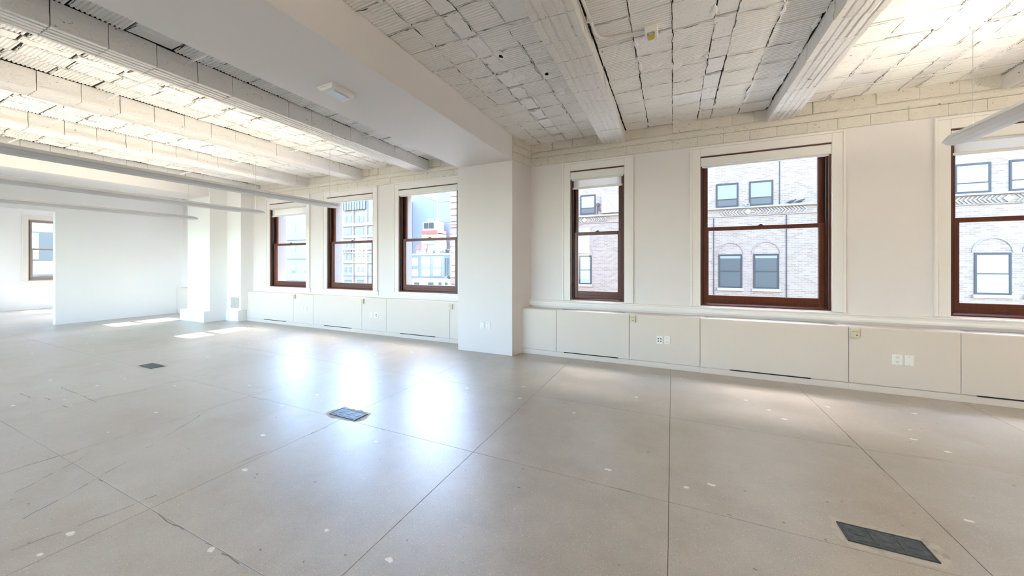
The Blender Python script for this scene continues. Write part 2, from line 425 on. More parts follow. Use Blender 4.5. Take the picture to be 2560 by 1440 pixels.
# lumpy mortar squeezed out along the joints, and the open cracks beside it
mo, ck = MB(), MB()
rr = random.Random(11)
def ribbon(mb, pts, nx, ny, w0, w1, z, lump=0.0):
    prev = None
    for k, (x, y) in enumerate(pts):
        w = rr.uniform(w0, w1)
        if k in (0, len(pts)-1): w *= .25
        zz = z-rr.uniform(0, lump)
        i = len(mb.v)
        if lump: mb.v += [(x-nx*w, y-ny*w, ZC+.001), (x-nx*w*.55, y-ny*w*.55, zz), (x+nx*w*.55, y+ny*w*.55, zz-lump*.2), (x+nx*w, y+ny*w, ZC+.001)]; m = 4
        else: mb.v += [(x-nx*w, y-ny*w, z), (x+nx*w, y+ny*w, z)]; m = 2
        if prev is not None:
            for j in range(m-1): mb.f.append((prev+j, prev+j+1, i+j+1, i+j)); mb.m.append(0)
        prev = i
for t in tiles:
    if show(t) <= 0: continue
    x, y, w, rib, var = t
    for (ax, ay, bx, by, nx, ny, pm) in ((x+w/2, y-PITCH/2, x+w/2, y+PITCH/2, 1, 0, .34), (x-w/2, y-PITCH/2, x+w/2, y-PITCH/2, 0, 1, .30)):
        n = 9
        off = rr.uniform(-.006, .006); ph = rr.uniform(0, 6); am = rr.uniform(.002, .010)
        P_ = [(ax+(bx-ax)*k/n+nx*(off+am*math.sin(ph+k*.9)+rr.uniform(-.003, .003)), ay+(by-ay)*k/n+ny*(off+am*math.sin(ph+k*.9)+rr.uniform(-.003, .003))) for k in range(n+1)]
        if rr.random() < pm:
            a, b = sorted((rr.randint(0, n), rr.randint(0, n)))
            if b-a >= 3:
                sd_ = rr.choice((-1, 1))*rr.uniform(.008, .016)
                ribbon(mo, [(p[0]+nx*sd_, p[1]+ny*sd_) for p in P_[a:b+1]], nx, ny, .010, .030, ZC-.008, .007)
        if rr.random() < .82:
            k = rr.randint(0, 2)
            while k < n-1:
                e = min(n, k+rr.randint(2, 6))
                ribbon(ck, P_[k:e+1], nx, ny, .0012, rr.choice((.0025, .004, .006)), ZC-.0165)
                k = e+rr.choice((0, 1, 1, 2))
CRACK = mat('dark open crack', (.05, .045, .04), .9, .1)
o = part('mortar_ridges', mo, TILE2, ceiling); o['kind'] = 'stuff'
o = part('cracks', ck, CRACK, ceiling); o['kind'] = 'stuff'
# plaster smears that bridge joints here and there
sm = MB()
rr = random.Random(5)
for (a, b) in BAYS[6:10]:
    for _ in range(int((b-a)*11)):
        cx_, cy_ = rr.uniform(a+.12, b-.12), rr.uniform(1.8, 5.7); R_ = rr.uniform(.04, .11); el = rr.uniform(.5, 1.6)
        n = 9; ring = [(cx_+R_*math.cos(2*PI*k/n)*rr.uniform(.6, 1.1)*el, cy_+R_*math.sin(2*PI*k/n)*rr.uniform(.6, 1.1)) for k in range(n)]
        i = len(sm.v); sm.v += [(p[0], p[1], ZC-.001) for p in ring]+[(cx_+(p[0]-cx_)*.7, cy_+(p[1]-cy_)*.7, ZC-.009) for p in ring]
        for k in range(n): sm.f.append((i+k, i+(k+1) % n, i+n+(k+1) % n, i+n+k)); sm.m.append(0)
        sm.f.append(tuple(range(i+n, i+2*n))); sm.m.append(0)
o = part('plaster_smears', sm, TILE2, ceiling); o['kind'] = 'stuff'
# beams: a core with hung terracotta shoe blocks, grooved below
def block_mesh(w, h, l, seed):
    r = random.Random(seed); mb = MB(); t = .012
    prof = [(-w/2+t, h), (-w/2+t, h*.5), (-w/2, h*.22), (-w/2, .006)]
    ng = 4; gw = .028; x = -w/2+.03
    prof.append((-w/2+.006, 0))
    for k in range(ng):
        gx = -w/2+w*(k+1)/(ng+1)
        prof += [(gx-gw/2, 0), (gx-gw/2+.006, .008), (gx+gw/2-.006, .008), (gx+gw/2, 0)]
    prof += [(w/2-.006, 0), (w/2, .006), (w/2, h*.22), (w/2-t, h*.5), (w/2-t, h)]
    j = lambda: (r.uniform(-.003, .003), r.uniform(-.003, .003))
    q = [(p[0]+j()[0], p[1]+j()[1]) for p in prof]
    return mb.prism(q, 'y', -l/2, l/2)
for bi, (a, b, zb) in enumerate(BEAMS):
    cx_ = (a+b)/2; w = b-a
    core = part('beam', MB().box(a+.025, b-.025, YB, YW+.3, zb+.02, ZC+.02), JOINT, ceiling)
    L = .318; bl = [block_mesh(w, ZC-zb, L-.006, bi*10+v).mesh('beam_block', BEAMP) for v in range(3)]
    y = YW; k = 0; far = MB()
    while y > YB+.3:
        lo_vis = pix(cx_, y-L/2, zb)
        if y > -.5 and lo_vis and bi < 7:
            o = link(bpy.data.objects.new('beam_block', bl[k % 3]), core); o.location = (cx_+random.uniform(-.004, .004), y-L/2, zb+random.uniform(-.003, .003))
        else: far.box(a, b, y-L+.003, y-.003, zb, ZC)
        y -= L; k += 1
    if far.v:
        o = part('beam_block', far, BEAMP, core); o['kind'] = 'stuff'
# plastered girders over the column line
for nm, ga, gb, gz in (('girder', -3.43, -2.383, 3.20), ('girder', -12.02, -10.98, 3.27)):
    part(nm, MB().box(ga, gb, YB, YW+.1, gz, ZC+.02), GIRD, ceiling, .004)
# steel tie rods crossing the left bays
for yr in (1.87, 4.1):
    for (a, b) in ((-9.98, -8.36), (-8.05, -6.56), (-6.25, -4.77), (-4.47, -3.43)):
        part('tie_rod', MB().tube([(a, yr, 3.515), (b, yr+.02, 3.52)], .011, 6), BEAMP, ceiling)
# walls
O_R = (.905, 3.06); O_L = (.925, 3.075)
WIN = [  # x0, x1, z0, z1
    (-1.556, -.688, *O_R), (.372, 1.853, *O_R), (2.917, 4.39, *O_R),
    (-5.254, -3.78, *O_L), (-7.431, -5.978, *O_L), (-9.59, -8.165, *O_L), (-13.02, -12.10, *O_L)]
def wall_with_openings(y0, y1, z0, z1, xa, xb, ops):
    mb = MB(); x = xa
    for (p, q, r, s) in sorted(ops):
        mb.box(x, p, y0, y1, z0, z1); mb.box(p, q, y0, y1, z0, r); mb.box(p, q, y0, y1, s, z1); x = q
    mb.box(x, xb, y0, y1, z0, z1); return mb
wf = struct('wall_front', wall_with_openings(YW, YW+.18, -.02, ZC+.05, X0-.15, X1+.1, WIN), WALL)
# painted masonry band above the windows: block course, round ledge, rubble course
band = struct('trim_2', MB().box(X0, X1, YW-.001, YW+.002, 3.213, 3.61), BRICKP)
def bricks(xa, xb, y, band=band):
    x = xa
    while x < xb-.04:
        l = min(random.uniform(.30, .345), xb-x)
        if xb-x-l < .06: l = xb-x
        pr_ = random.uniform(.010, .018)
        part('brick', MB().box(x+.0007, x+l-.0007, y-pr_, y+.01, 3.217, 3.352+random.uniform(-.004, .002)), BRICKP, band, .006)
        x += l
    x = xa
    while x < xb-.04:
        l = min(random.uniform(.2, .42), xb-x)
        if xb-x-l < .06: l = xb-x
        part('brick', MB().box(x+.0008, x+l-.0008, y-random.uniform(.0, .028), y+.01, 3.448+random.uniform(0, .008), 3.612), BRICKP, band, .012)
        x += l
    led = [(y+.01, 3.354), (y-.022, 3.356), (y-.034, 3.372), (y-.038, 3.40), (y-.034, 3.428), (y-.022, 3.444), (y+.01, 3.446)]
    part('ledge', MB().prism(led, 'x', xa, xb), BRICKP, band)
random.seed(21)
bricks(-2.25, 6.4, YW); bricks(-10.3, -3.43, YW); bricks(-13.95, -12.02, YW)
wx = struct('wall_exterior', wall_with_openings(YW+.18, 6.21, -8, 9, -21, 9, WIN+[(-19.1, -17.6, .92, 3.07), (-16.9, -15.4, .92, 3.07)]), STONE)
wleft = MB().box(X0-.15, X0, 3.29, YW, -.02, ZC+.02).box(X0-.15, X0, -1.6, 3.29, 2.815, ZC+.02).box(X0-.15, X0, YB, -1.6, -.02, ZC+.02)
struct('wall_left', wleft, WALL_DAY)
FILLW_BACK = [(-13.7, -11.8), (-11.6, -9.7), (-9.5, -7.6), (-7.4, -5.5), (-19.2, -17.3), (-17.1, -15.2), (-5.3, -3.5)]  # invented openings in the unseen back wall, for extra daylight
struct('wall_back', wall_with_openings(YB-.18, YB, -.02, ZC+.02, -19.6, X1+.1, [(a, b, .65, 3.35) for a, b in FILLW_BACK]), WALL)
struct('wall_right', MB().box(X1, X1+.15, YB, YW, -.02, ZC+.02), WALL)
FARW = (4.03, 5.25, .955, 3.0)
m = MB(); m.box(-19.68, -19.5, YB, FARW[0], -.02, ZC+.02).box(-19.68, -19.5, FARW[1], YW+.2, -.02, ZC+.02)
m.box(-19.68, -19.5, FARW[0], FARW[1], -.02, FARW[2]).box(-19.68, -19.5, FARW[0], FARW[1], FARW[3], ZC+.02)
struct('wall_far_room', m, WALL_DAY)
FILLW_FAR = [(-19.1, -17.6, .92, 3.07), (-16.9, -15.4, .92, 3.07)]  # unseen openings added to brighten the far room
WIN2 = WIN+FILLW_FAR
struct('wall_far_room_front', wall_with_openings(YW, YW+.18, -.02, ZC+.02, -19.5, X0-.15, FILLW_FAR), WALL_DAY)
# column and pier
colm = struct('wall_column', MB().prism([(-3.43, 5.255), (-2.383, 5.255), (-2.262, YW+.02), (-3.43, YW+.02)], 'z', 0, 3.21), WALL, bevel=.006)
cz = struct('wall_column_side', MB().prism([(-2.42, 5.27), (-2.383, 5.255), (-2.262, YW+.02), (-2.42, YW+.02)], 'z', 3.2, 3.61), BRICKP)
for k, (za, zb_) in enumerate(((3.215, 3.35), (3.355, 3.478), (3.483, 3.605))):
    for t0, t1 in (((.02, .55), (.56, 1)) if k % 2 == 0 else ((.02, .3), (.31, .8), (.81, 1))):
        pa = (-2.383+.121*t0, 5.255+.545*t0); pb = (-2.383+.121*t1, 5.255+.545*t1)
        part('brick', MB().prism([(pa[0]-.02, pa[1]), (pa[0]+.012, pa[1]-.003), (pb[0]+.012, pb[1]-.003), (pb[0]-.02, pb[1])], 'z', za, zb_), BRICKP, cz, .006)
pier = struct('wall_pier', MB().prism([(-12.02, 5.10), (-10.945, 5.10), (-10.945, 5.50), (-10.33, 5.50), (-10.33, YW+.02), (-12.02, YW+.02)], 'z', .29, 3.60), WALL_DAY, bevel=.006)
part('pier_plinth', MB().prism([(-12.11, 4.975), (-10.94, 4.975), (-10.94, 5.48), (-10.50, 5.47), (-10.50, YW), (-12.11, YW)], 'z', 0, .29), WALL_DAY, pier, .006)
part('plinth_box', MB().box(-10.93, -10.36, 5.455, YW, 0, .285), WALL_DAY, pier, .006)
# trims: moulded stool board under the right windows
prof = [(YW, .793), (YW-.05, .793), (YW-.052, .815), (YW-.044, .835), (YW-.044, .862), (YW-.058, .872), (YW-.06, .888), (YW, .891)]
struct('trim_1', MB().prism(prof, 'x', -2.275, X1), TRIMW)

# ------------------------------------------------------------------ windows
def window(n, x0, x1, z0, z1, loc=(0, YW, 0), rz=0, left=False, cw=.137, head=.14, fmat=None):
    FR = fmat or FRAME
    w = sempty(f'window_{n}', loc, rz); WL[w.name] = Vector((0, 0, 0))
    P = lambda nm, mb, mt, par=w, bv=0: part(nm, mb, mt, par, bv)
    # casing with a raised outer bead
    zb = z0-(.10 if left else .012)
    for s in (0, 1):
        a, b = (x0-cw, x0) if s == 0 else (x1, x1+cw)
        P('casing', MB().box(a, b, -.022, 0, zb if not left else z0, z1+head), TRIMW, w, .004)
        c, d = (a, a+.03) if s == 0 else (b-.03, b)
        P('casing_bead', MB().box(c, d, -.036, -.022, z0 if left else zb, z1+head), TRIMW, w, .005)
    P('casing', MB().box(x0, x1, -.022, 0, z1, z1+head), TRIMW, w, .004)
    P('casing_bead', MB().box(x0-cw+.03, x1+cw-.03, -.036, -.022, z1+head-.03, z1+head), TRIMW, w, .005)
    if left: P('apron', MB().prism([(0, zb), (-.03, zb), (-.032, zb+.02), (-.024, zb+.03), (-.024, zb+.075), (-.04, zb+.085), (-.04, z0), (0, z0)], 'x', x0-cw-.02, x1+cw+.02), TRIMW)
    # brown jamb liner, tracks and sill
    f = .028
    fr = MB().box(x0, x0+f, .004, .18, z0, z1).box(x1-f, x1, .004, .18, z0, z1).box(x0+f, x1-f, .004, .18, z1-f, z1)
    P('frame', fr, FR, w, .003)
    P('parting_stop', MB().box(x0+f, x0+f+.02, .025, .05, z0+.03, z1-f).box(x1-f-.02, x1-f, .025, .05, z0+.03, z1-f).box(x0+f, x0+f+.014, .101, .109, z0+.03, z1-f).box(x1-f-.014, x1-f, .101, .109, z0+.03, z1-f), DARK)
    P('sill', MB().prism([(.006, z0), (.006, z0+.018), (.03, z0+.036), (.18, z0+.03), (.18, z0)], 'x', x0+f, x1-f), FR)
    a, b = x0+f+.006, x1-f-.006; st = .075
    g0, mr0, mr1 = z0+.15, 1.985, 2.04
    lo = MB().box(a, a+st, .058, .100, z0+.036, mr1).box(b-st, b, .058, .100, z0+.036, mr1).box(a+st, b-st, .058, .100, z0+.036, g0).box(a+st, b-st, .058, .100, mr0, mr1)
    ls = P('lower_sash', lo, FR, w, .004)
    P('glass', MB().box(a+st, b-st, .077, .081, g0, mr0), GLASS, ls)
    P('sash_rail_lip', MB().box(a+.02, b-.02, .046, .058, z0+.075, z0+.085), FR, ls, .002)
    up = MB().box(a, a+st-.006, .110, .150, mr0, z1-f).box(b-st+.006, b, .110, .150, mr0, z1-f).box(a+st-.006, b-st+.006, .110, .150, mr0+.003, mr1+.002).box(a+st-.006, b-st+.006, .110, .150, z1-f-.06, z1-f)
    us = P('upper_sash', up, FR, w, .004)
    P('glass', MB().box(a+st-.006, b-st+.006, .128, .132, mr1+.002, z1-f-.06), GLASS, us)
    cx_ = (a+b)/2
    P('sash_lock', MB().box(cx_-.03, cx_+.03, .062, .10, mr1, mr1+.008).box(cx_-.012, cx_+.02, .066, .092, mr1+.008, mr1+.02), FR, ls, .003)
    return w
for k, (x0, x1, z0, z1) in enumerate(WIN):
    window(k+1, x0, x1, z0, z1, left=k >= 3)
wfar = window(8, 0, FARW[1]-FARW[0], FARW[2], FARW[3], left=True, fmat=mat('brown frame with painted haze', (.42, .35, .30), .4))  # frame colour paled to taupe, painting in the haze of overexposure
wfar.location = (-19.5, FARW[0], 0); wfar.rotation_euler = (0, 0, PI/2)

for k, (a, b, c, d) in enumerate(FILLW_FAR): window(30+k, a, b, c, d, left=True)  # added far room windows, out of view, letting in fill light
for k, (a, b) in enumerate(FILLW_BACK):
    wk = window(9+k, 0, b-a, .65, 3.35, left=True, cw=.08); wk.location = (b, YB, 0); wk.rotation_euler = (0, 0, PI)  # made-up back windows, only there for daylight fill

# ------------------------------------------------------------------ roller blinds
def blind(x0, x1, zt, zb, drop, label, cloth=CLOTH, chain=None, inset=.018):
    t = thing('roller_blind', label, 'blind', ((x0+x1)/2, 5.80, zb), 'roller blinds in the window heads')
    c = [(5.795, zb), (5.782, zb), (5.776, zb+.006), (5.776, zt-.012), (5.782, zt), (5.846, zt), (5.846, zb+.02), (5.83, zb+.02)]
    part('fascia', MB().prism(c, 'x', x0+.012, x1-.012), CASS, t, .003)
    part('bottom_lip', MB().box(x0+.02, x1-.02, 5.80, 5.842, zb-.018, zb+.004), HEM, t, .004)
    part('end_cap', MB().box(x0+.004, x0+.012, 5.774, 5.85, zb-.002, zt), CASS, t, .002)
    part('end_cap', MB().box(x1-.012, x1-.004, 5.774, 5.85, zb-.002, zt), CASS, t, .002)
    if drop:
        part('cloth', MB().box(x0+inset, x1-inset, 5.830, 5.8315, drop+.03, zb+.03), cloth, t)
        part('hem_bar', MB().box(x0+inset, x1-inset, 5.825, 5.837, drop, drop+.034), HEM, t, .003)
    if chain: part('chain', MB().tube([(x1-.012, 5.812, zb), (x1-.011, 5.812, chain)], .0035, 5), PLATE, t)
    return t
blind(-1.556, -.688, 3.037, 2.918, 2.755, 'short roller blind with a sheer drop on the narrow window by the column', SHEER, 1.45)
blind(.372, 1.853, 3.037, 2.915, None, 'rolled up white blind fascia heading the wide middle window', CLOTH, 1.35)
blind(2.917, 4.39, 3.037, 2.918, 2.757, 'sheer roller blind behind the hanging light bar at the right edge', SHEER)
blind(-5.254, -3.78, 3.055, 2.945, None, 'rolled up white blind on the window touching the column on its left', CLOTH)
blind(-7.431, -5.978, 3.055, 2.95, None, 'rolled up white blind behind the tip of the nearest left light bar', CLOTH)
blind(-9.59, -8.165, 3.055, 2.94, 2.735, 'cream roller blind half let down on the farthest of the left windows', CLOTH)

# ------------------------------------------------------------------ pendant light bars
def pendant(x, y1, y0, label, z=2.565, light=True, wires=(.22,), lit=1.9, power=1.0):
    t = thing('pendant_light', label, 'light', (x, y1, z), 'hanging light bars')
    S = [(.085, .048), (.070, .048), (.066, .034), (-.066, .034), (-.070, .048), (-.085, .048), (-.112, .012), (-.110, 0), (-.07, -.026), (0, -.036), (.07, -.026), (.110, 0), (.112, .012)]
    mb = MB(); n = len(S)
    secs = [(y1, .06, .25), (y1-.02, .35, .5), (y1-.07, .72, .8), (y1-.15, .95, .97), (y1-.22, 1, 1), (y0, 1, 1)]
    for (y, sx, sz) in secs: mb.v += [(x+px*sx, y, z+.006+(pz_-.006)*sz) for px, pz_ in S]
    for k in range(len(secs)-1):
        for j in range(n):
            a, b = k*n+j, k*n+(j+1) % n
            mb.f.append((a, b, b+n, a+n)); mb.m.append(1 if 7 <= j <= 10 else 0)
    mb.f += [tuple(range(n)), tuple(range(len(mb.v)-1, len(mb.v)-1-n, -1))]; mb.m += [0, 0]
    h = part('housing', mb, [LAMPB, LAMPU], t)
    part('lens', MB().box(x-.05, x+.05, lit, y1-.24, z+.034, z+.038), LENS, t)
    yy = [y1-w for w in wires]+[y0+.6]
    for yw_ in yy:
        c = part('cable', MB().tube([(x, yw_, z+.03), (x, yw_, ZC-.03)], .0022, 5), CHROME, t)
        part('canopy', MB().cyl((x, yw_, ZC-.035), .018, .03, 'z', 10), PLATE, c)
    if light:
        ld = bpy.data.lights.new('tube_light', 'AREA'); ld.shape = 'RECTANGLE'; ld.size = .09; ld.size_y = y1-.26-lit
        ld.energy = LAMP_W*(y1-lit)*power; ld.color = LAMP_C
        lo = link(bpy.data.objects.new('tube_light', ld), t)
        lo.location = (0, (lit+y1-.24)/2-y1, .041); lo.rotation_euler = (PI, 0, 0)
    return t
pendant(2.406, 4.80, -1.5, 'long white light bar hanging in front of the right window, seen from below', 2.645, wires=(.30,), lit=-1.3, power=.62)
pendant(4.55, 4.80, -1.5, 'added unseen fill bar beyond the right edge, parallel to the one before the right window', 2.645, wires=(.30,), lit=-1.3)  # unseen bar, added to brighten the right side
pendant(.45, -.9, -4.6, 'added unseen fill light bar behind the camera on the right', 2.645, lit=-4.4, power=.62)  # out of view, added as warm fill for the right half
pendant(-1.65, .4, -4.6, 'added unseen fill light bar behind the camera near the girder', 2.645, lit=-4.4, power=.62)  # another added bar, out of view, lifting the ceiling bays
for k, xk in enumerate((-8.0, -10.1, -12.4)):
    pendant(xk, -2.3, -4.7, ('nearest', 'middle', 'farthest')[k]+' of three added fill bars out of frame at the back of the left bays', 2.6, lit=-4.5, power=1.0)  # unseen bars added to brighten the left wall
pendant(-5.667, 4.65, -2.0, 'nearest of the left light bars, its tip before the second window', wires=(.18,), lit=.9, power=.28)
pendant(-7.78, 4.60, -2.0, 'middle one of the three light bars hanging in the left bays', wires=(.18,), lit=-1.6, power=.28)
pendant(-10.15, 4.50, -2.0, 'farthest and faintest of the left light bars, near the white wall', wires=(.18,), lit=-1.6, power=.28)

# ------------------------------------------------------------------ radiator covers below the windows
def cabinet(xa, xb, yf, ztop, label, slot=None, grille=False, name='radiator_cover'):
    t = thing(name, label, 'cabinet', ((xa+xb)/2, yf+.1, 0), 'white covers along the window wall')
    part('body', MB().box(xa, xb, yf+.022, YW, .0, ztop-.022), CABW, t)
    g = .003
    fp = part('front_panel', MB().box(xa+g, xb-g, yf, yf+.02, .088, ztop-.006), CABW, t, .002)
    part('toe_board', MB().box(xa, xb, yf+.006, yf+.022, 0, .078), CABW, t, .002)
    part('top_board', MB().box(xa+.001, xb-.001, yf+.004, YW, ztop-.022, ztop), CABW, t, .003)
    if slot: part('air_slot', MB().box(slot[0], slot[1], yf-.001, yf+.03, .076, .091), SLOT, t)
    if grille:
        gr = part('grille', MB().box(xa+.06, xb-.06, yf+.045, yf+.045+(YW-yf)*.55, ztop, ztop+.003), GRILLE, t)
        sl = MB(); x = xa+.075
        while x < xb-.08:
            sl.box(x, x+.006, yf+.055, yf+.035+(YW-yf)*.55, ztop+.003, ztop+.0035); x += .014
        o = part('grille_slots', sl, HOLE, gr); o['kind'] = 'stuff'
    return t
RF, RZ = 5.525, .757
cabinet(-2.33, -1.717, RF, RZ, 'narrow blank white cover panel beside the column on its right')
cabinet(-1.717, -.586, RF, RZ, 'white radiator cover with black floor slot below the narrow window', (-1.59, -.748), True)
cabinet(-.586, .35, RF, RZ, 'white cover carrying a four dot data plate and an outlet')
cabinet(.35, 1.928, RF, RZ, 'long white radiator cover with black floor slot below the wide middle window', (.706, 1.564), True)
cabinet(1.928, 2.866, RF, RZ, 'white cover carrying an outlet and a blank plate, right of the middle window')
cabinet(2.866, 4.44, RF, RZ, 'white radiator cover cut by the right edge, below the right window', (2.99, 4.1), True)
cabinet(4.44, 6.39, RF, RZ, 'plain white cover beyond the right edge, last of the right run')
LF, LZ = 5.655, .782
cabinet(-10.35, -8.444, LF, LZ, 'white radiator cover nearest the far pier, below the farthest left window', (-9.616, -8.75))
cabinet(-8.444, -7.738, LF, LZ, 'small white cover with two thin plates near the far pier')
cabinet(-7.738, -6.166, LF, LZ, 'white radiator cover with slot under the middle one of the left windows', (-7.354, -6.492))
cabinet(-6.166, -5.468, LF, LZ, 'small white cover with blank plate and dotted plate, left of the column')
cabinet(-5.468, -3.874, LF, LZ, 'white radiator cover with slot under the window next to the column', (-5.091, -4.228))
cabinet(-3.874, -3.432, LF, LZ, 'narrow white cover half hidden by the left side of the column')
cabinet(-13.94, -12.12, LF, LZ, 'white cover in the niche behind the far pier')

# plates and small boxes
def plate(x, z, yf, kind, label, cat, w=.078, h=.118, name=None):
    t = thing(name or {'outlet': 'power_outlet', 'data': 'data_outlet', 'blank': 'blank_plate'}[kind], label, cat, (x, yf, z))
    part('cover_plate', MB().box(x-w/2, x+w/2, yf-.008, yf, z-h/2, z+h/2), PLATE, t, .003)
    if kind == 'outlet':
        for dz in (.026, -.026):
            s_ = part('socket', MB().cyl((x, yf-.0105, z+dz), .017, .003, 'y', 14), PLATE, t)
            part('slots', MB().box(x-.008, x-.005, yf-.0115, yf-.010, z+dz-.002, z+dz+.009).box(x+.005, x+.008, yf-.0115, yf-.010, z+dz-.002, z+dz+.009).cyl((x, yf-.0115, z+dz-.009), .003, .0015, 'y', 8), HOLE, s_)
    if kind == 'data':
        for dx in (-.017, .017):
            for dz in (.018, -.018): part('jack', MB().box(x+dx-.008, x+dx+.008, yf-.0095, yf-.007, z+dz-.008, z+dz+.008), HOLE, t)
    if kind == 'blank':
        for dz in (.042, -.042): part('screw', MB().cyl((x, yf-.0095, z+dz), .004, .002, 'y', 8), CHROME, t)
    return t
plate(-.167, .410, RF, 'data', 'white plate with four dark jacks on the cover right of the narrow window', 'outlet', .085)
plate(-.067, .415, RF, 'outlet', 'white duplex outlet right beside the four dot data plate', 'outlet')
plate(2.352, .405, RF, 'outlet', 'white duplex outlet on the cover right of the middle window', 'outlet', .092)
plate(2.452, .405, RF, 'blank', 'blank white plate next to the outlet right of the middle window', 'wall plate', .078, .118)
plate(-8.12, .435, LF, 'blank', 'left of two white plates on the small cover near the far pier', 'wall plate')
plate(-7.99, .435, LF, 'outlet', 'right of two white plates on the small cover near the far pier', 'outlet')
plate(-5.875, .415, LF, 'blank', 'blank narrow white plate on the small cover left of the column', 'wall plate', .07)
plate(-5.745, .42, LF, 'data', 'dotted white plate on the small cover left of the column', 'outlet', .14)
plate(-2.943, .472, 5.255, 'blank', 'left white plate, the blank one, low on the column front', 'wall plate')
plate(-2.828, .474, 5.255, 'outlet', 'right white plate, a duplex outlet, low on the column front', 'outlet')
plate(-11.43, .51, 5.10, 'outlet', 'white outlet low on the front of the far pier', 'outlet', .12, .1)
def knob_box(x, z, yf, label):
    t = thing('control_box', label, 'box', (x, yf, z), 'beige boxes on the covers')
    part('case', MB().box(x-.038, x+.038, yf-.034, yf, z-.053, z+.053), BEIGE, t, .004)
    part('key_hole', MB().cyl((x+.012, yf-.0355, z-.022), .007, .003, 'y', 10), HOLE, t)
    part('lid_line', MB().box(x-.036, x+.036, yf-.0348, yf-.033, z+.018, z+.021), HOLE, t)
    part('screw', MB().cyl((x+.012, yf-.0355, z+.002), .004, .003, 'y', 8), CHROME, t)
knob_box(-.541, .693, RF, 'beige control box on the seam below the narrow window')
knob_box(1.978, .684, RF, 'beige control box on the seam below the right side of the middle window')
knob_box(-8.395, .720, LF, 'beige control box on the farthest seam of the left covers')
knob_box(-6.13, .703, LF, 'beige control box on the middle seam of the left covers')
knob_box(-3.842, .695, LF, 'pale control box on the seam next to the column')
# louvred vent on the far pier
t = thing('vent_grille', 'pale grey louvred vent pair low on the far pier, above the plinth', 'vent', (-10.59, 5.5, .34))
for a, b in ((-10.765, -10.60), (-10.585, -10.42)):
    f_ = part('vent_frame', MB().box(a, b, 5.486, 5.5, .345, .625), GRILLE, t, .003)
    for k in range(9): part('louvre', MB().prism([(5.484, .362+k*.028), (5.478, .358+k*.028), (5.486, .380+k*.028)], 'x', a+.012, b-.012), GRILLE, f_)
# ceiling fittings
t = thing('ceiling_sensor', 'white rectangular fitting with pale blue lens on the flat girder underside', 'sensor', (-2.99, 2.435, 3.2))
part('base', MB().box(-3.10, -2.885, 2.30, 2.57, 3.185, 3.2), PLATE, t, .003)
part('cover', MB().prism([(-3.09, 3.185), (-2.895, 3.185), (-2.905, 3.160), (-3.05, 3.150)], 'y', 2.31, 2.56), PLATE, t, .003)
part('lens', MB().box(-3.04, -2.92, 2.35, 2.52, 3.146, 3.156), BLUEL, t, .002)
t = thing('alarm_strobe', 'small white box with an amber lens on the tile ceiling', 'alarm', (-.164, 3.37, 3.59))
part('case', MB().box(-.225, -.115, 3.31, 3.42, 3.535, 3.60), PLATE, t, .008)
part('amber_lens', MB().prism([(-.205, 3.535), (-.135, 3.535), (-.145, 3.512), (-.195, 3.512)], 'y', 3.325, 3.40), AMBER, t, .004)
part('reflector', MB().box(-.19, -.15, 3.316, 3.326, 3.515, 3.535), CHROME, t)
cd = MB().tube([(-.225, 3.36, 3.578), (-.50, 3.33, 3.578), (-.56, 3.31, 3.575), (-.605, 3.26, 3.565), (-.625, 3.17, 3.555), (-.632, 2.7, 3.545), (-.632, 1.2, 3.54)], .013, 8)
t = thing('conduit', 'thin white conduit running from the alarm strobe along the ceiling beam', 'pipe', (-.4, 3.3, 3.57))
part('pipe', cd, BEAMP, t)
for yq in (2.2, 2.95): part('clip', MB().box(-.655, -.61, yq, yq+.02, 3.528, 3.562), BEAMP, t, .002)

# ------------------------------------------------------------------ floor boxes
PATCH = rough_paint('pale mortar patch', (.52, .49, .44), dirt=(.36, .32, .27), lo=.5, hi=.6, bs=.2, fleck=.68)
def floor_box(xc, yc, label, rz=0, w=.358, d=.155):
    t = thing('floor_box', label, 'floor outlet', (xc, yc, 0), 'steel outlet boxes sunk in the floor')
    x0, x1, y0, y1 = xc-w/2, xc+w/2, yc-d/2, yc+d/2
    rr_ = random.Random(int(xc*100)); n = 22; ring = []
    for k in range(n):
        a = 2*PI*k/n; q = max(abs(math.cos(a))/(w/2+.03), abs(math.sin(a))/(d/2+.03)); r_ = rr_.uniform(.92, 1.22)/q
        ring.append((xc+r_*math.cos(a), yc+r_*math.sin(a)))
    part('mortar_patch', MB().quad([(p[0], p[1], .0007) for p in ring]), PATCH, t)
    part('frame', MB().box(x0, x1, y0, y0+.008, 0, .008).box(x0, x1, y1-.008, y1, 0, .008).box(x0, x0+.008, y0+.008, y1-.008, 0, .008).box(x1-.008, x1, y0+.008, y1-.008, 0, .008), FBOX, t, .0015)
    n = 3; lw = (w-.018)/n
    for k in range(n):
        a = x0+.009+k*lw
        l_ = part('lid', MB().box(a+.001, a+lw-.001, y0+.009, y1-.009, 0, .0065), FBOX, t, .0015)
        for sx in (.12, .88):
            for sy in (.14, .86):
                part('screw', MB().cyl((a+lw*sx, y0+.009+(d-.018)*sy, .0065), .0035, .001, 'z', 8), HOLE, l_)
        part('finger_slot', MB().box(a+lw*.3, a+lw*.7, y0+.018, y0+.023, .0065, .0072), HOLE, l_)
        part('cable_flap', MB().box(a+lw*.25, a+lw*.75, yc-.012, yc+.038, .0065, .0082), FBOX, l_, .001)
    t.rotation_euler = (0, 0, rz)
    return t
floor_box(1.047, 2.573, 'dark steel floor box nearest the camera, low right in the photo')
floor_box(-2.95, 2.537, 'steel floor box in the middle of the floor, in the bluish window reflection')
floor_box(-6.99, 2.542, 'farthest steel floor box, left part of the floor')

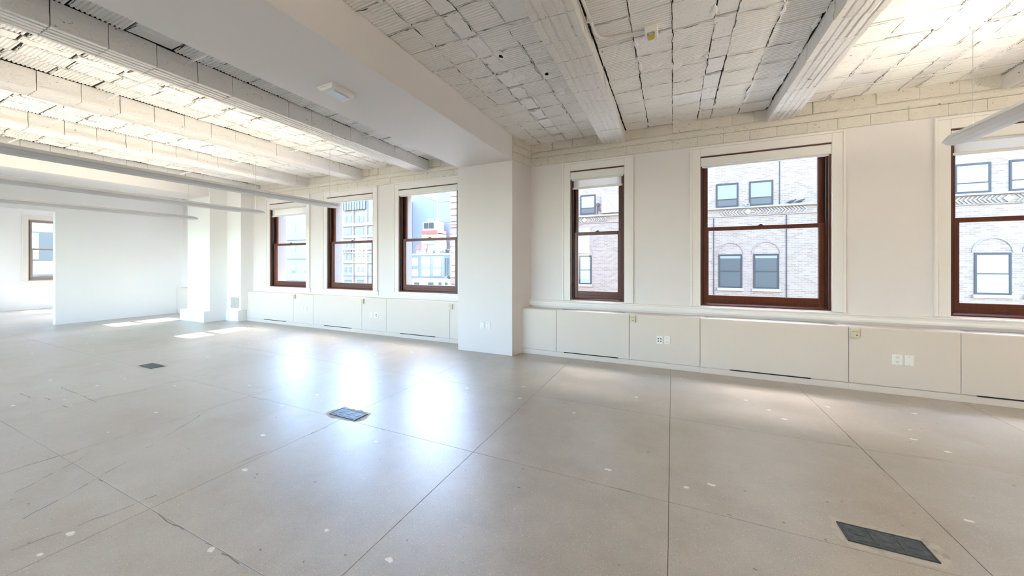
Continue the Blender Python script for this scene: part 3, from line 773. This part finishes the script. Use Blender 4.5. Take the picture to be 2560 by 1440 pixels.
# ------------------------------------------------------------------ across the street: buff brick building, real scale
YF = 20.0
def R4(x0, y0, x1, y1, Y): a = on_y(x0, y0, Y); b = on_y(x1, y1, Y); return a.x, b.x, b.z, a.z
K = YF/13.2
def S(p): return p*K
def SZ(z): return H+(z-H)*K
XE = on_y(1128, 600, YF).x
bb = thing('brick_building', 'buff brick building close across the street behind the right windows', 'building', (6, YF, -9))
TOPB = 17.0
part('facade', MB().box(XE, 34, YF, YF+4, -9, TOPB), BRICKF, bb)
part('sun_blocker', MB().box(-8.97, 34, YF+3.9, YF+14, 0, 26.5), BRICKF, bb)  # unseen upper block, placed to keep the sun off most windows
part('parapet', MB().box(XE-.1, 34, YF-.15, YF+.2, TOPB, TOPB+.4), SILLST, bb)
part('belt_course', MB().box(XE-.03, 34, YF-.12, YF, SZ(3.275), SZ(3.325)), SILLST, bb)
part('lower_course', MB().box(XE-.02, 34, YF-.05, YF, SZ(3.035), SZ(3.05)), BRICKT2, bb)
# brick quoins on the corner
q = 0; z = -4.0
while z < 14:
    part('quoin', MB().box(XE-.06, XE+(.55 if q % 2 else .8), YF-.07, YF, z, z+.36), BRICKT, bb); z += .42; q += 1
# chevron brick frieze with a pale diamond over each pair of windows
ch = MB(); zc0, zc1 = SZ(3.065), SZ(3.255)
for (xa, xb, xd) in ((S(1.40), S(3.65), S(2.165)), (S(6.55), S(8.9), S(7.66)), (S(-4.6), S(-2.2), S(-3.0))):
    x = xa
    while x < xb:
        sg = 1 if x > xd else -1
        if abs(x-xd) > .22:
            zm = (zc0+zc1)/2; w_ = .055; dx = .13*sg
            for (za, zb_, da, db) in ((zc0, zm, -dx, 0), (zm, zc1, 0, -dx)):
                i = len(ch.v)
                for yy in (YF, YF-.035): ch.v += [(x+da, yy, za), (x+da+w_, yy, za), (x+db+w_, yy, zb_), (x+db, yy, zb_)]
                for f in ((4, 5, 6, 7), (0, 1, 5, 4), (1, 2, 6, 5), (2, 3, 7, 6), (3, 0, 4, 7)): ch.f.append(tuple(i+k for k in f)); ch.m.append(int(random.random() < .45))
        x += .125
    zm = (zc0+zc1)/2; r_ = (zc1-zc0)*.5
    part('diamond', MB().prism([(xd-r_, zm), (xd, zm-r_), (xd+r_, zm), (xd, zm+r_)], 'y', YF-.05, YF), WHITEM, bb)
o = part('chevron_frieze', ch, [BRICKT2, BRICKT], bb); o['kind'] = 'stuff'
def far_window(par, x0, x1, z0, z1, Y, style, fw=.07, frame=CASEG):
    f = part('window', MB().box(x0, x1, Y-.03, Y+.02, z0, z0+fw).box(x0, x1, Y-.03, Y+.02, z1-fw*1.2, z1).box(x0, x0+fw, Y-.03, Y+.02, z0+fw, z1-fw*1.2).box(x1-fw, x1, Y-.03, Y+.02, z0+fw, z1-fw*1.2), frame, par)
    a, b, c, d = x0+fw, x1-fw, z0+fw, z1-fw*1.2
    up, lo, split, shade = style
    zs = c+(d-c)*split
    part('pane', MB().box(a, b, Y-.014, Y-.006, zs, d), up, f); part('pane', MB().box(a, b, Y-.018, Y-.010, c, zs), lo, f)
    part('meeting_rail', MB().box(a, b, Y-.028, Y, zs-.02, zs+.025), frame, f)
    if shade: part('shade', MB().box(a, b, Y-.02, Y-.012, d-(d-c)*shade, d), PANEL, f)
    return f
for (xa, xb) in ((1.292, 1.916), (2.2, 2.826)):
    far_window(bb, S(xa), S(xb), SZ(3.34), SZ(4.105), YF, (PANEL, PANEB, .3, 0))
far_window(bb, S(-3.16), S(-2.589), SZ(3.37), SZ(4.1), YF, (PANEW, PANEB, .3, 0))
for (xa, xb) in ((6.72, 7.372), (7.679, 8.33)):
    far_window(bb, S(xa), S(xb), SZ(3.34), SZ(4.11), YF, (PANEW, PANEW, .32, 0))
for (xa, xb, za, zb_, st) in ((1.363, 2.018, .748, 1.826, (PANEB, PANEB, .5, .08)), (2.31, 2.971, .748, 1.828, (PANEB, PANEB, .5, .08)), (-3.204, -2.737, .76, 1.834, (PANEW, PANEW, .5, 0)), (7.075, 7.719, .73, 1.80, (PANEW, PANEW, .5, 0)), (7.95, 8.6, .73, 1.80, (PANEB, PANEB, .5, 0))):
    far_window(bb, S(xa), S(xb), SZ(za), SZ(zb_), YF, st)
    part('stone_sill', MB().box(S(xa)-.05, S(xb)+.05, YF-.08, YF, SZ(za)-.13, SZ(za)), BRICKT2, bb)
    ar = MB(); xc = S((xa+xb)/2); rx = S((xb-xa)/2)+.02; rz_ = S(.35); zb0 = SZ(zb_)+.02; n = 18
    for k in range(n):
        a0, a1 = PI*k/n, PI*(k+1)/n
        p = [(xc+(rx+o_)*math.cos(a), zb0+(rz_+o_)*math.sin(a)) for o_, a in ((0, a0), (.05, a0), (.05, a1), (0, a1))]
        ar.prism(p, 'y', YF-.03, YF)
    part('arch', ar, BRICKT, bb)
for xv, z0_, z1_ in ((2.976, 3.33, 5.5), (3.145, .5, 3.0), (1.22, .5, 3.0)):
    part('downpipe_joint', MB().box(S(xv), S(xv)+.03, YF-.03, YF, SZ(z0_), SZ(z1_)), CASEG, bb)
pb = thing('metal_panel', 'white sheet metal panel on the brick building, seen through the narrow window', 'panel', (S(-2.04), YF-.1, SZ(3.38)))
part('sheet', MB().box(S(-2.355), S(-1.73), YF-.16, YF, SZ(3.377), SZ(4.034)), WHITEM, pb, .01)
part('fold', MB().prism([(S(-2.30), SZ(4.02)), (S(-2.28), SZ(4.03)), (S(-1.76), SZ(3.40)), (S(-1.78), SZ(3.39))], 'y', YF-.175, YF-.16), SILLST, pb)
gm = thing('gas_meter', 'small round meter with pipes left of the white metal panel across the street', 'meter', (S(-2.5), YF, SZ(3.4)))
part('dial', MB().cyl((S(-2.49), YF-.14, SZ(3.70)), .09, .14, 'y', 14), CASEG, gm)
part('pipe', MB().tube([(S(-2.52), YF-.05, SZ(3.68)), (S(-2.52), YF-.05, SZ(3.36))], .025, 6).tube([(S(-2.46), YF-.05, SZ(3.68)), (S(-2.45), YF-.05, SZ(3.48)), (S(-2.36), YF-.05, SZ(3.46))], .02, 6), CASEG, gm)
uv = thing('window_fan', 'small white box unit on the ledge between two brick building windows', 'unit', (S(2.12), YF-.1, SZ(3.33)))
part('case', MB().box(S(2.07), S(2.19), YF-.22, YF-.02, SZ(3.33), SZ(3.41)), WHITEM, uv, .01)
part('grille', MB().box(S(2.11), S(2.17), YF-.226, YF-.22, SZ(3.35), SZ(3.39)), CASEG, uv)
for k, xq in enumerate((3.26, 3.47)):
    bd = thing('pigeon', ('left' if k == 0 else 'right')+' one of two dark pigeons on the ledge across the street', 'bird', (S(xq), YF-.08, SZ(3.33)), 'pigeons on the ledge')
    mb = MB(); z_ = SZ(3.33)+.03
    secs = [(-.17, .012, .03), (-.09, .035, .045), (0, .055, .07), (.08, .05, .09), (.12, .028, .12), (.15, .03, .145), (.19, .008, .14)]
    for (dx, r_, dz) in secs:
        for j in range(8): a = 2*PI*j/8; mb.v.append((S(xq)+dx, YF-.08+math.cos(a)*r_*.8, z_+dz+math.sin(a)*r_))
    for i in range(len(secs)-1):
        for j in range(8): a, b = i*8+j, i*8+(j+1) % 8; mb.f.append((a, b, b+8, a+8)); mb.m.append(0)
    part('body', mb, CASEG, bd)
    part('foot', MB().tube([(S(xq)+.01, YF-.09, SZ(3.33)), (S(xq)+.02, YF-.09, z_+.04)], .006, 5), REDR, bd)
    part('foot', MB().tube([(S(xq)+.01, YF-.06, SZ(3.33)), (S(xq)+.02, YF-.06, z_+.04)], .006, 5), REDR, bd)

# ------------------------------------------------------------------ farther buildings seen through the left windows
def bld(label, rect, Y, depth, m, zbot=-12, name='office_building'):
    xa, xb, za, zb_ = R4(*rect, Y)
    t = thing(name, label, 'building', ((xa+xb)/2, Y, zbot))
    part('facade', MB().box(xa, xb, Y, Y+depth, zbot, zb_), m, t); return t, xa, xb, zb_
# next to the brick corner
p1, a_, b_, _ = bld('pale lilac plain building just left of the brick corner', (1094, 440, 1135, 640), 42, 8, PALEL)
for k in range(5): part('cornice_line', MB().box(a_, b_, 41.95, 42, 1.5+k*3, 1.57+k*3), PALEB, p1)
t = thing('office_building', 'blue grey blank building with slanting roofline in the window next to the column', 'building', on_y(1060, 661, 60))
pa, pb_ = on_y(1031, 483, 60), on_y(1092, 502, 60)
part('facade', MB().prism([(pa.x, -14), (pb_.x, -14), (pb_.x, pb_.z), (pa.x, pa.z)], 'y', 60, 75), GREYB, t)
part('roof_edge', MB().prism([(pa.x, pa.z), (pb_.x, pb_.z), (pb_.x, pb_.z+.35), (pa.x, pa.z+.35)], 'y', 59.8, 60.2), SILLST, t)
# modern facade with cream panes
YM = 36
t, xa, xb, zm_ = bld('grey blue modern building with cream panes behind the window next to the column', (1031, 637, 1125, 697), YM, 4, MODF)
for r in ((1056, 645, 1075, 667), (1084, 645, 1103, 667), (1056, 674, 1075, 691), (1084, 674, 1102, 690), (1031, 645, 1046, 664), (1031, 674, 1046, 690)):
    a, b, c, d = R4(*r, YM); w_ = part('window', MB().box(a-.06, b+.06, YM-.04, YM, c-.06, d+.06), PALEB, t)
    part('pane', MB().box(a, b, YM-.06, YM-.035, c, d), CREAM, w_)
a, b, c, d = R4(1112, 645, 1123, 691, YM); w_ = part('window', MB().box(a, b, YM-.05, YM, c, d), PANEB, t)
for k in range(3): part('mullion', MB().box(a+(b-a)*(k+.5)/3-.03, a+(b-a)*(k+.5)/3+.03, YM-.09, YM-.05, c, d), MODF, w_)
for r in ((1056, 668, 1075, 673), (1084, 668, 1103, 673)):
    a, b, c, d = R4(*r, YM); part('spandrel', MB().box(a, b, YM-.03, YM, c, d), PALEL, t)
a, b, c, d = R4(1031, 634, 1127, 637.5, YM); part('roof_rail', MB().box(a, b, YM-.1, YM+.1, c, d), SILLST, t)
t2, xa, xb, zt = bld('white parapet building below the grey blue one', (1028, 697, 1127, 712), 33, 2.5, WHITEM)
for r in ((1036, 706, 1048, 713), (1071, 706, 1083, 713), (1097, 706, 1103, 713), (1113, 706, 1119, 713)):
    a, b, c, d = R4(*r, 33); w_ = part('window', MB().box(a, b, 32.95, 33, c, d), PANEB, t2)
# things on the modern roof
a, b, c, d = R4(1031, 610, 1094, 638, 38)
t = thing('rooftop_house', 'small rooftop house with red roof strip and yellow wall', 'rooftop hut', ((a+b)/2, 38, c-.5))
z0_ = R4(1041, 623, 1064, 640, 38)
part('glazed_wall', MB().box(z0_[0], z0_[1], 38, 39.5, zm_, z0_[3]), CREAM, t)
for k in range(7): x = z0_[0]+(z0_[1]-z0_[0])*k/6; part('mullion', MB().box(x-.03, x+.03, 37.95, 38, zm_, z0_[3]), SILLST, t)
q = R4(1040, 612, 1068, 623, 38); part('roof', MB().prism([(37.8, q[2]), (39.6, q[2]), (39.4, q[3]), (38.1, q[3])], 'x', q[0], q[1]), REDR, t)
q = R4(1063, 604, 1094, 640, 38); part('shed', MB().box(q[0], q[1], 38.2, 40, zm_, q[3]), PALEL, t)
q = R4(1068, 614, 1092, 634, 38); part('shed_panel', MB().box(q[0], q[1], 38.1, 38.2, q[2], q[3]), SILLST, t)
q = R4(1054, 584, 1094, 604, 39); part('penthouse_wall', MB().box(q[0], q[1], 39.02, 41, zm_, q[3]), YELW, t)
q = R4(1055, 577, 1094, 584, 39); part('parapet_strip', MB().box(q[0], q[1], 38.9, 41, q[2], q[3]), REDR, t)
q = R4(1057, 556, 1094, 577, 39.5)
t = thing('cooling_unit', 'white rooftop cooling unit with two dark square fans', 'unit', ((q[0]+q[1])/2, 39.5, q[2]))
part('case', MB().box(q[0], q[1], 39.5, 41, q[2], q[3]), WHITEM, t, .03)
for r in ((1060, 558, 1071, 571), (1073, 557, 1084, 570.5)):
    a, b, c, d = R4(*r, 39.5); f_ = part('fan_grille', MB().box(a, b, 39.44, 39.5, c, d), CASEG, t)
for px_ in (1067, 1074, 1086):
    a = on_y(px_, 555, 39.6); part('stack', MB().cyl((a.x, 40.2, q[3]), .22, .5, 'z', 10), WHITEM, t)
# terrace planting
rr = random.Random(3)
def shrub(px_, py_, Y, size, label):
    c = on_y(px_, py_, Y); t = thing('terrace_shrub', label, 'shrub', (c.x, Y, c.z-size), 'shrubs on the far terrace')
    part('stem', MB().tube([(c.x, Y, c.z-size), (c.x, Y, c.z)], .04, 5), LEAF, t)
    lf = MB()
    for _ in range(60):
        d = Vector((rr.gauss(0, .5), rr.gauss(0, .35), rr.gauss(0, .4)))*size; d.z = max(d.z, -size*.55); p = Vector((c.x, Y, c.z))+d
        u = Vector((rr.uniform(-1, 1), rr.uniform(-1, 1), rr.uniform(-1, 1))).normalized()*.16; v = u.orthogonal().normalized()*.08
        lf.quad([p-u, p+v, p+u, p-v])
    o = part('foliage', lf, LEAF, t); o['kind'] = 'stuff'
shrub(1086, 631, 36.4, .28, 'grey green shrub at the left of the far terrace edge')
shrub(1104, 632, 36.4, .24, 'grey green shrub in the middle of the far terrace edge')
shrub(1118, 629, 36.4, .36, 'taller grey green shrub at the right of the far terrace edge')
shrub(1124, 692, 34.2, .4, 'grey green shrub low beside the brick corner')
# limestone block with paired windows
YL = 50
t, xa, xb, zt = bld('tall limestone building with rows of paired windows, seen in the second left window', (858, 490, 940, 720), YL, 12, LIME, -16)
rows = [(540, 555, 2), (570, 587, 1), (605, 618, 2), (635, 650, 2), (667, 682, 2), (698, 712, 1)]
for (ya, yb, n) in rows:
    for cols in ((861, 868, 872, 880), (892, 898.5, 902, 910), (929, 935, 938, 944)):
        for (a0, b0) in (((cols[0], cols[3]),) if n == 1 else ((cols[0], cols[1]), (cols[2], cols[3]))):
            a, b, c, d = R4(a0, ya, b0, yb, YL)
            w_ = part('window', MB().box(a, b, YL-.06, YL, c, d), PALEB, t)
            part('pane', MB().box(a+.1, b-.1, YL-.09, YL-.055, c+.1, d-.1), PANEB, w_)
            part('crossbar', MB().box(a+.1, b-.1, YL-.11, YL-.09, (c+d)/2-.05, (c+d)/2+.05), PALEB, w_)
for (ya, yb) in ((590, 593), (622, 624), (630.5, 632.5), (654, 658), (688, 690), (560, 563)):
    a, b, c, d = R4(858, ya, 940, yb, YL); part('string_course', MB().box(a, b, YL-.35, YL, c, d), PALEB, t)
for cols in ((860, 880), (889, 911)):
    for k in range(7):
        x = cols[0]+(cols[1]-cols[0])*(k+.5)/7; a, b, c, d = R4(x-.8, 624, x+.8, 630.5, YL)
        part('baluster', MB().box(a, b, YL-.3, YL-.1, c, d), BRICKT, t)
for xp in (884, 918):
    a, b, c, d = R4(xp-2, 490, xp+2, 720, YL); part('pilaster', MB().box(a, b, YL-.2, YL, -16, d), PALEB, t)
a, b, c, d = R4(858, 498, 912, 522, YL-.5); part('glazed_storey', MB().box(a, b, YL-.5, YL, c, d), PANEB, t)
for k in range(9): x = a+(b-a)*k/8; part('glazing_bar', MB().box(x-.08, x+.08, YL-.62, YL-.5, c, d), PALEB, t)
# pale block in the farthest left window, another beyond the far room
t, xa, xb, zt = bld('pale building with few windows seen in the farthest left window', (700, 440, 775, 730), 52, 10, PALEB, -18)
for (a0, ya, b0, yb) in ((728, 563, 740, 582), (762, 564, 772, 583), (728, 612, 740, 630), (762, 612, 772, 630), (728, 667, 740, 685), (762, 667, 772, 685)):
    a, b, c, d = R4(a0, ya, b0, yb, 52); w_ = part('window', MB().box(a, b, 51.94, 52, c, d), SILLST, t)
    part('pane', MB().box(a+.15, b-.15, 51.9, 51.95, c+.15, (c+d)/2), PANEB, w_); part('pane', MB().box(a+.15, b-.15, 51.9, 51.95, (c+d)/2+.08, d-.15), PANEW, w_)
for yy in (597, 645, 700):
    a, b, c, d = R4(718, yy, 775, yy+2, 52); part('string_course', MB().box(a, b, 51.7, 52, c, d), LIME, t)
t = thing('glass_tower', 'faint pale glass building outside the window of the room at far left', 'building', (-46, 8, -14))
part('facade', MB().box(-52, -46, -6, 26, -14, 24), PALEB, t)
for i in range(9):
    for j in range(5):
        y = 3+i*2.1; z = -5+j*3.4
        w_ = part('window', MB().box(-46, -45.94, y, y+1.5, z, z+2.3), PANEB, t)
        part('pane', MB().box(-45.95, -45.9, y+.1, y+.7, z+.1, z+2.2), PANEW, w_)
# street far below
struct('floor_street', MB().box(-60, 36, 6.3, 80, -22.3, -22), SILLST)
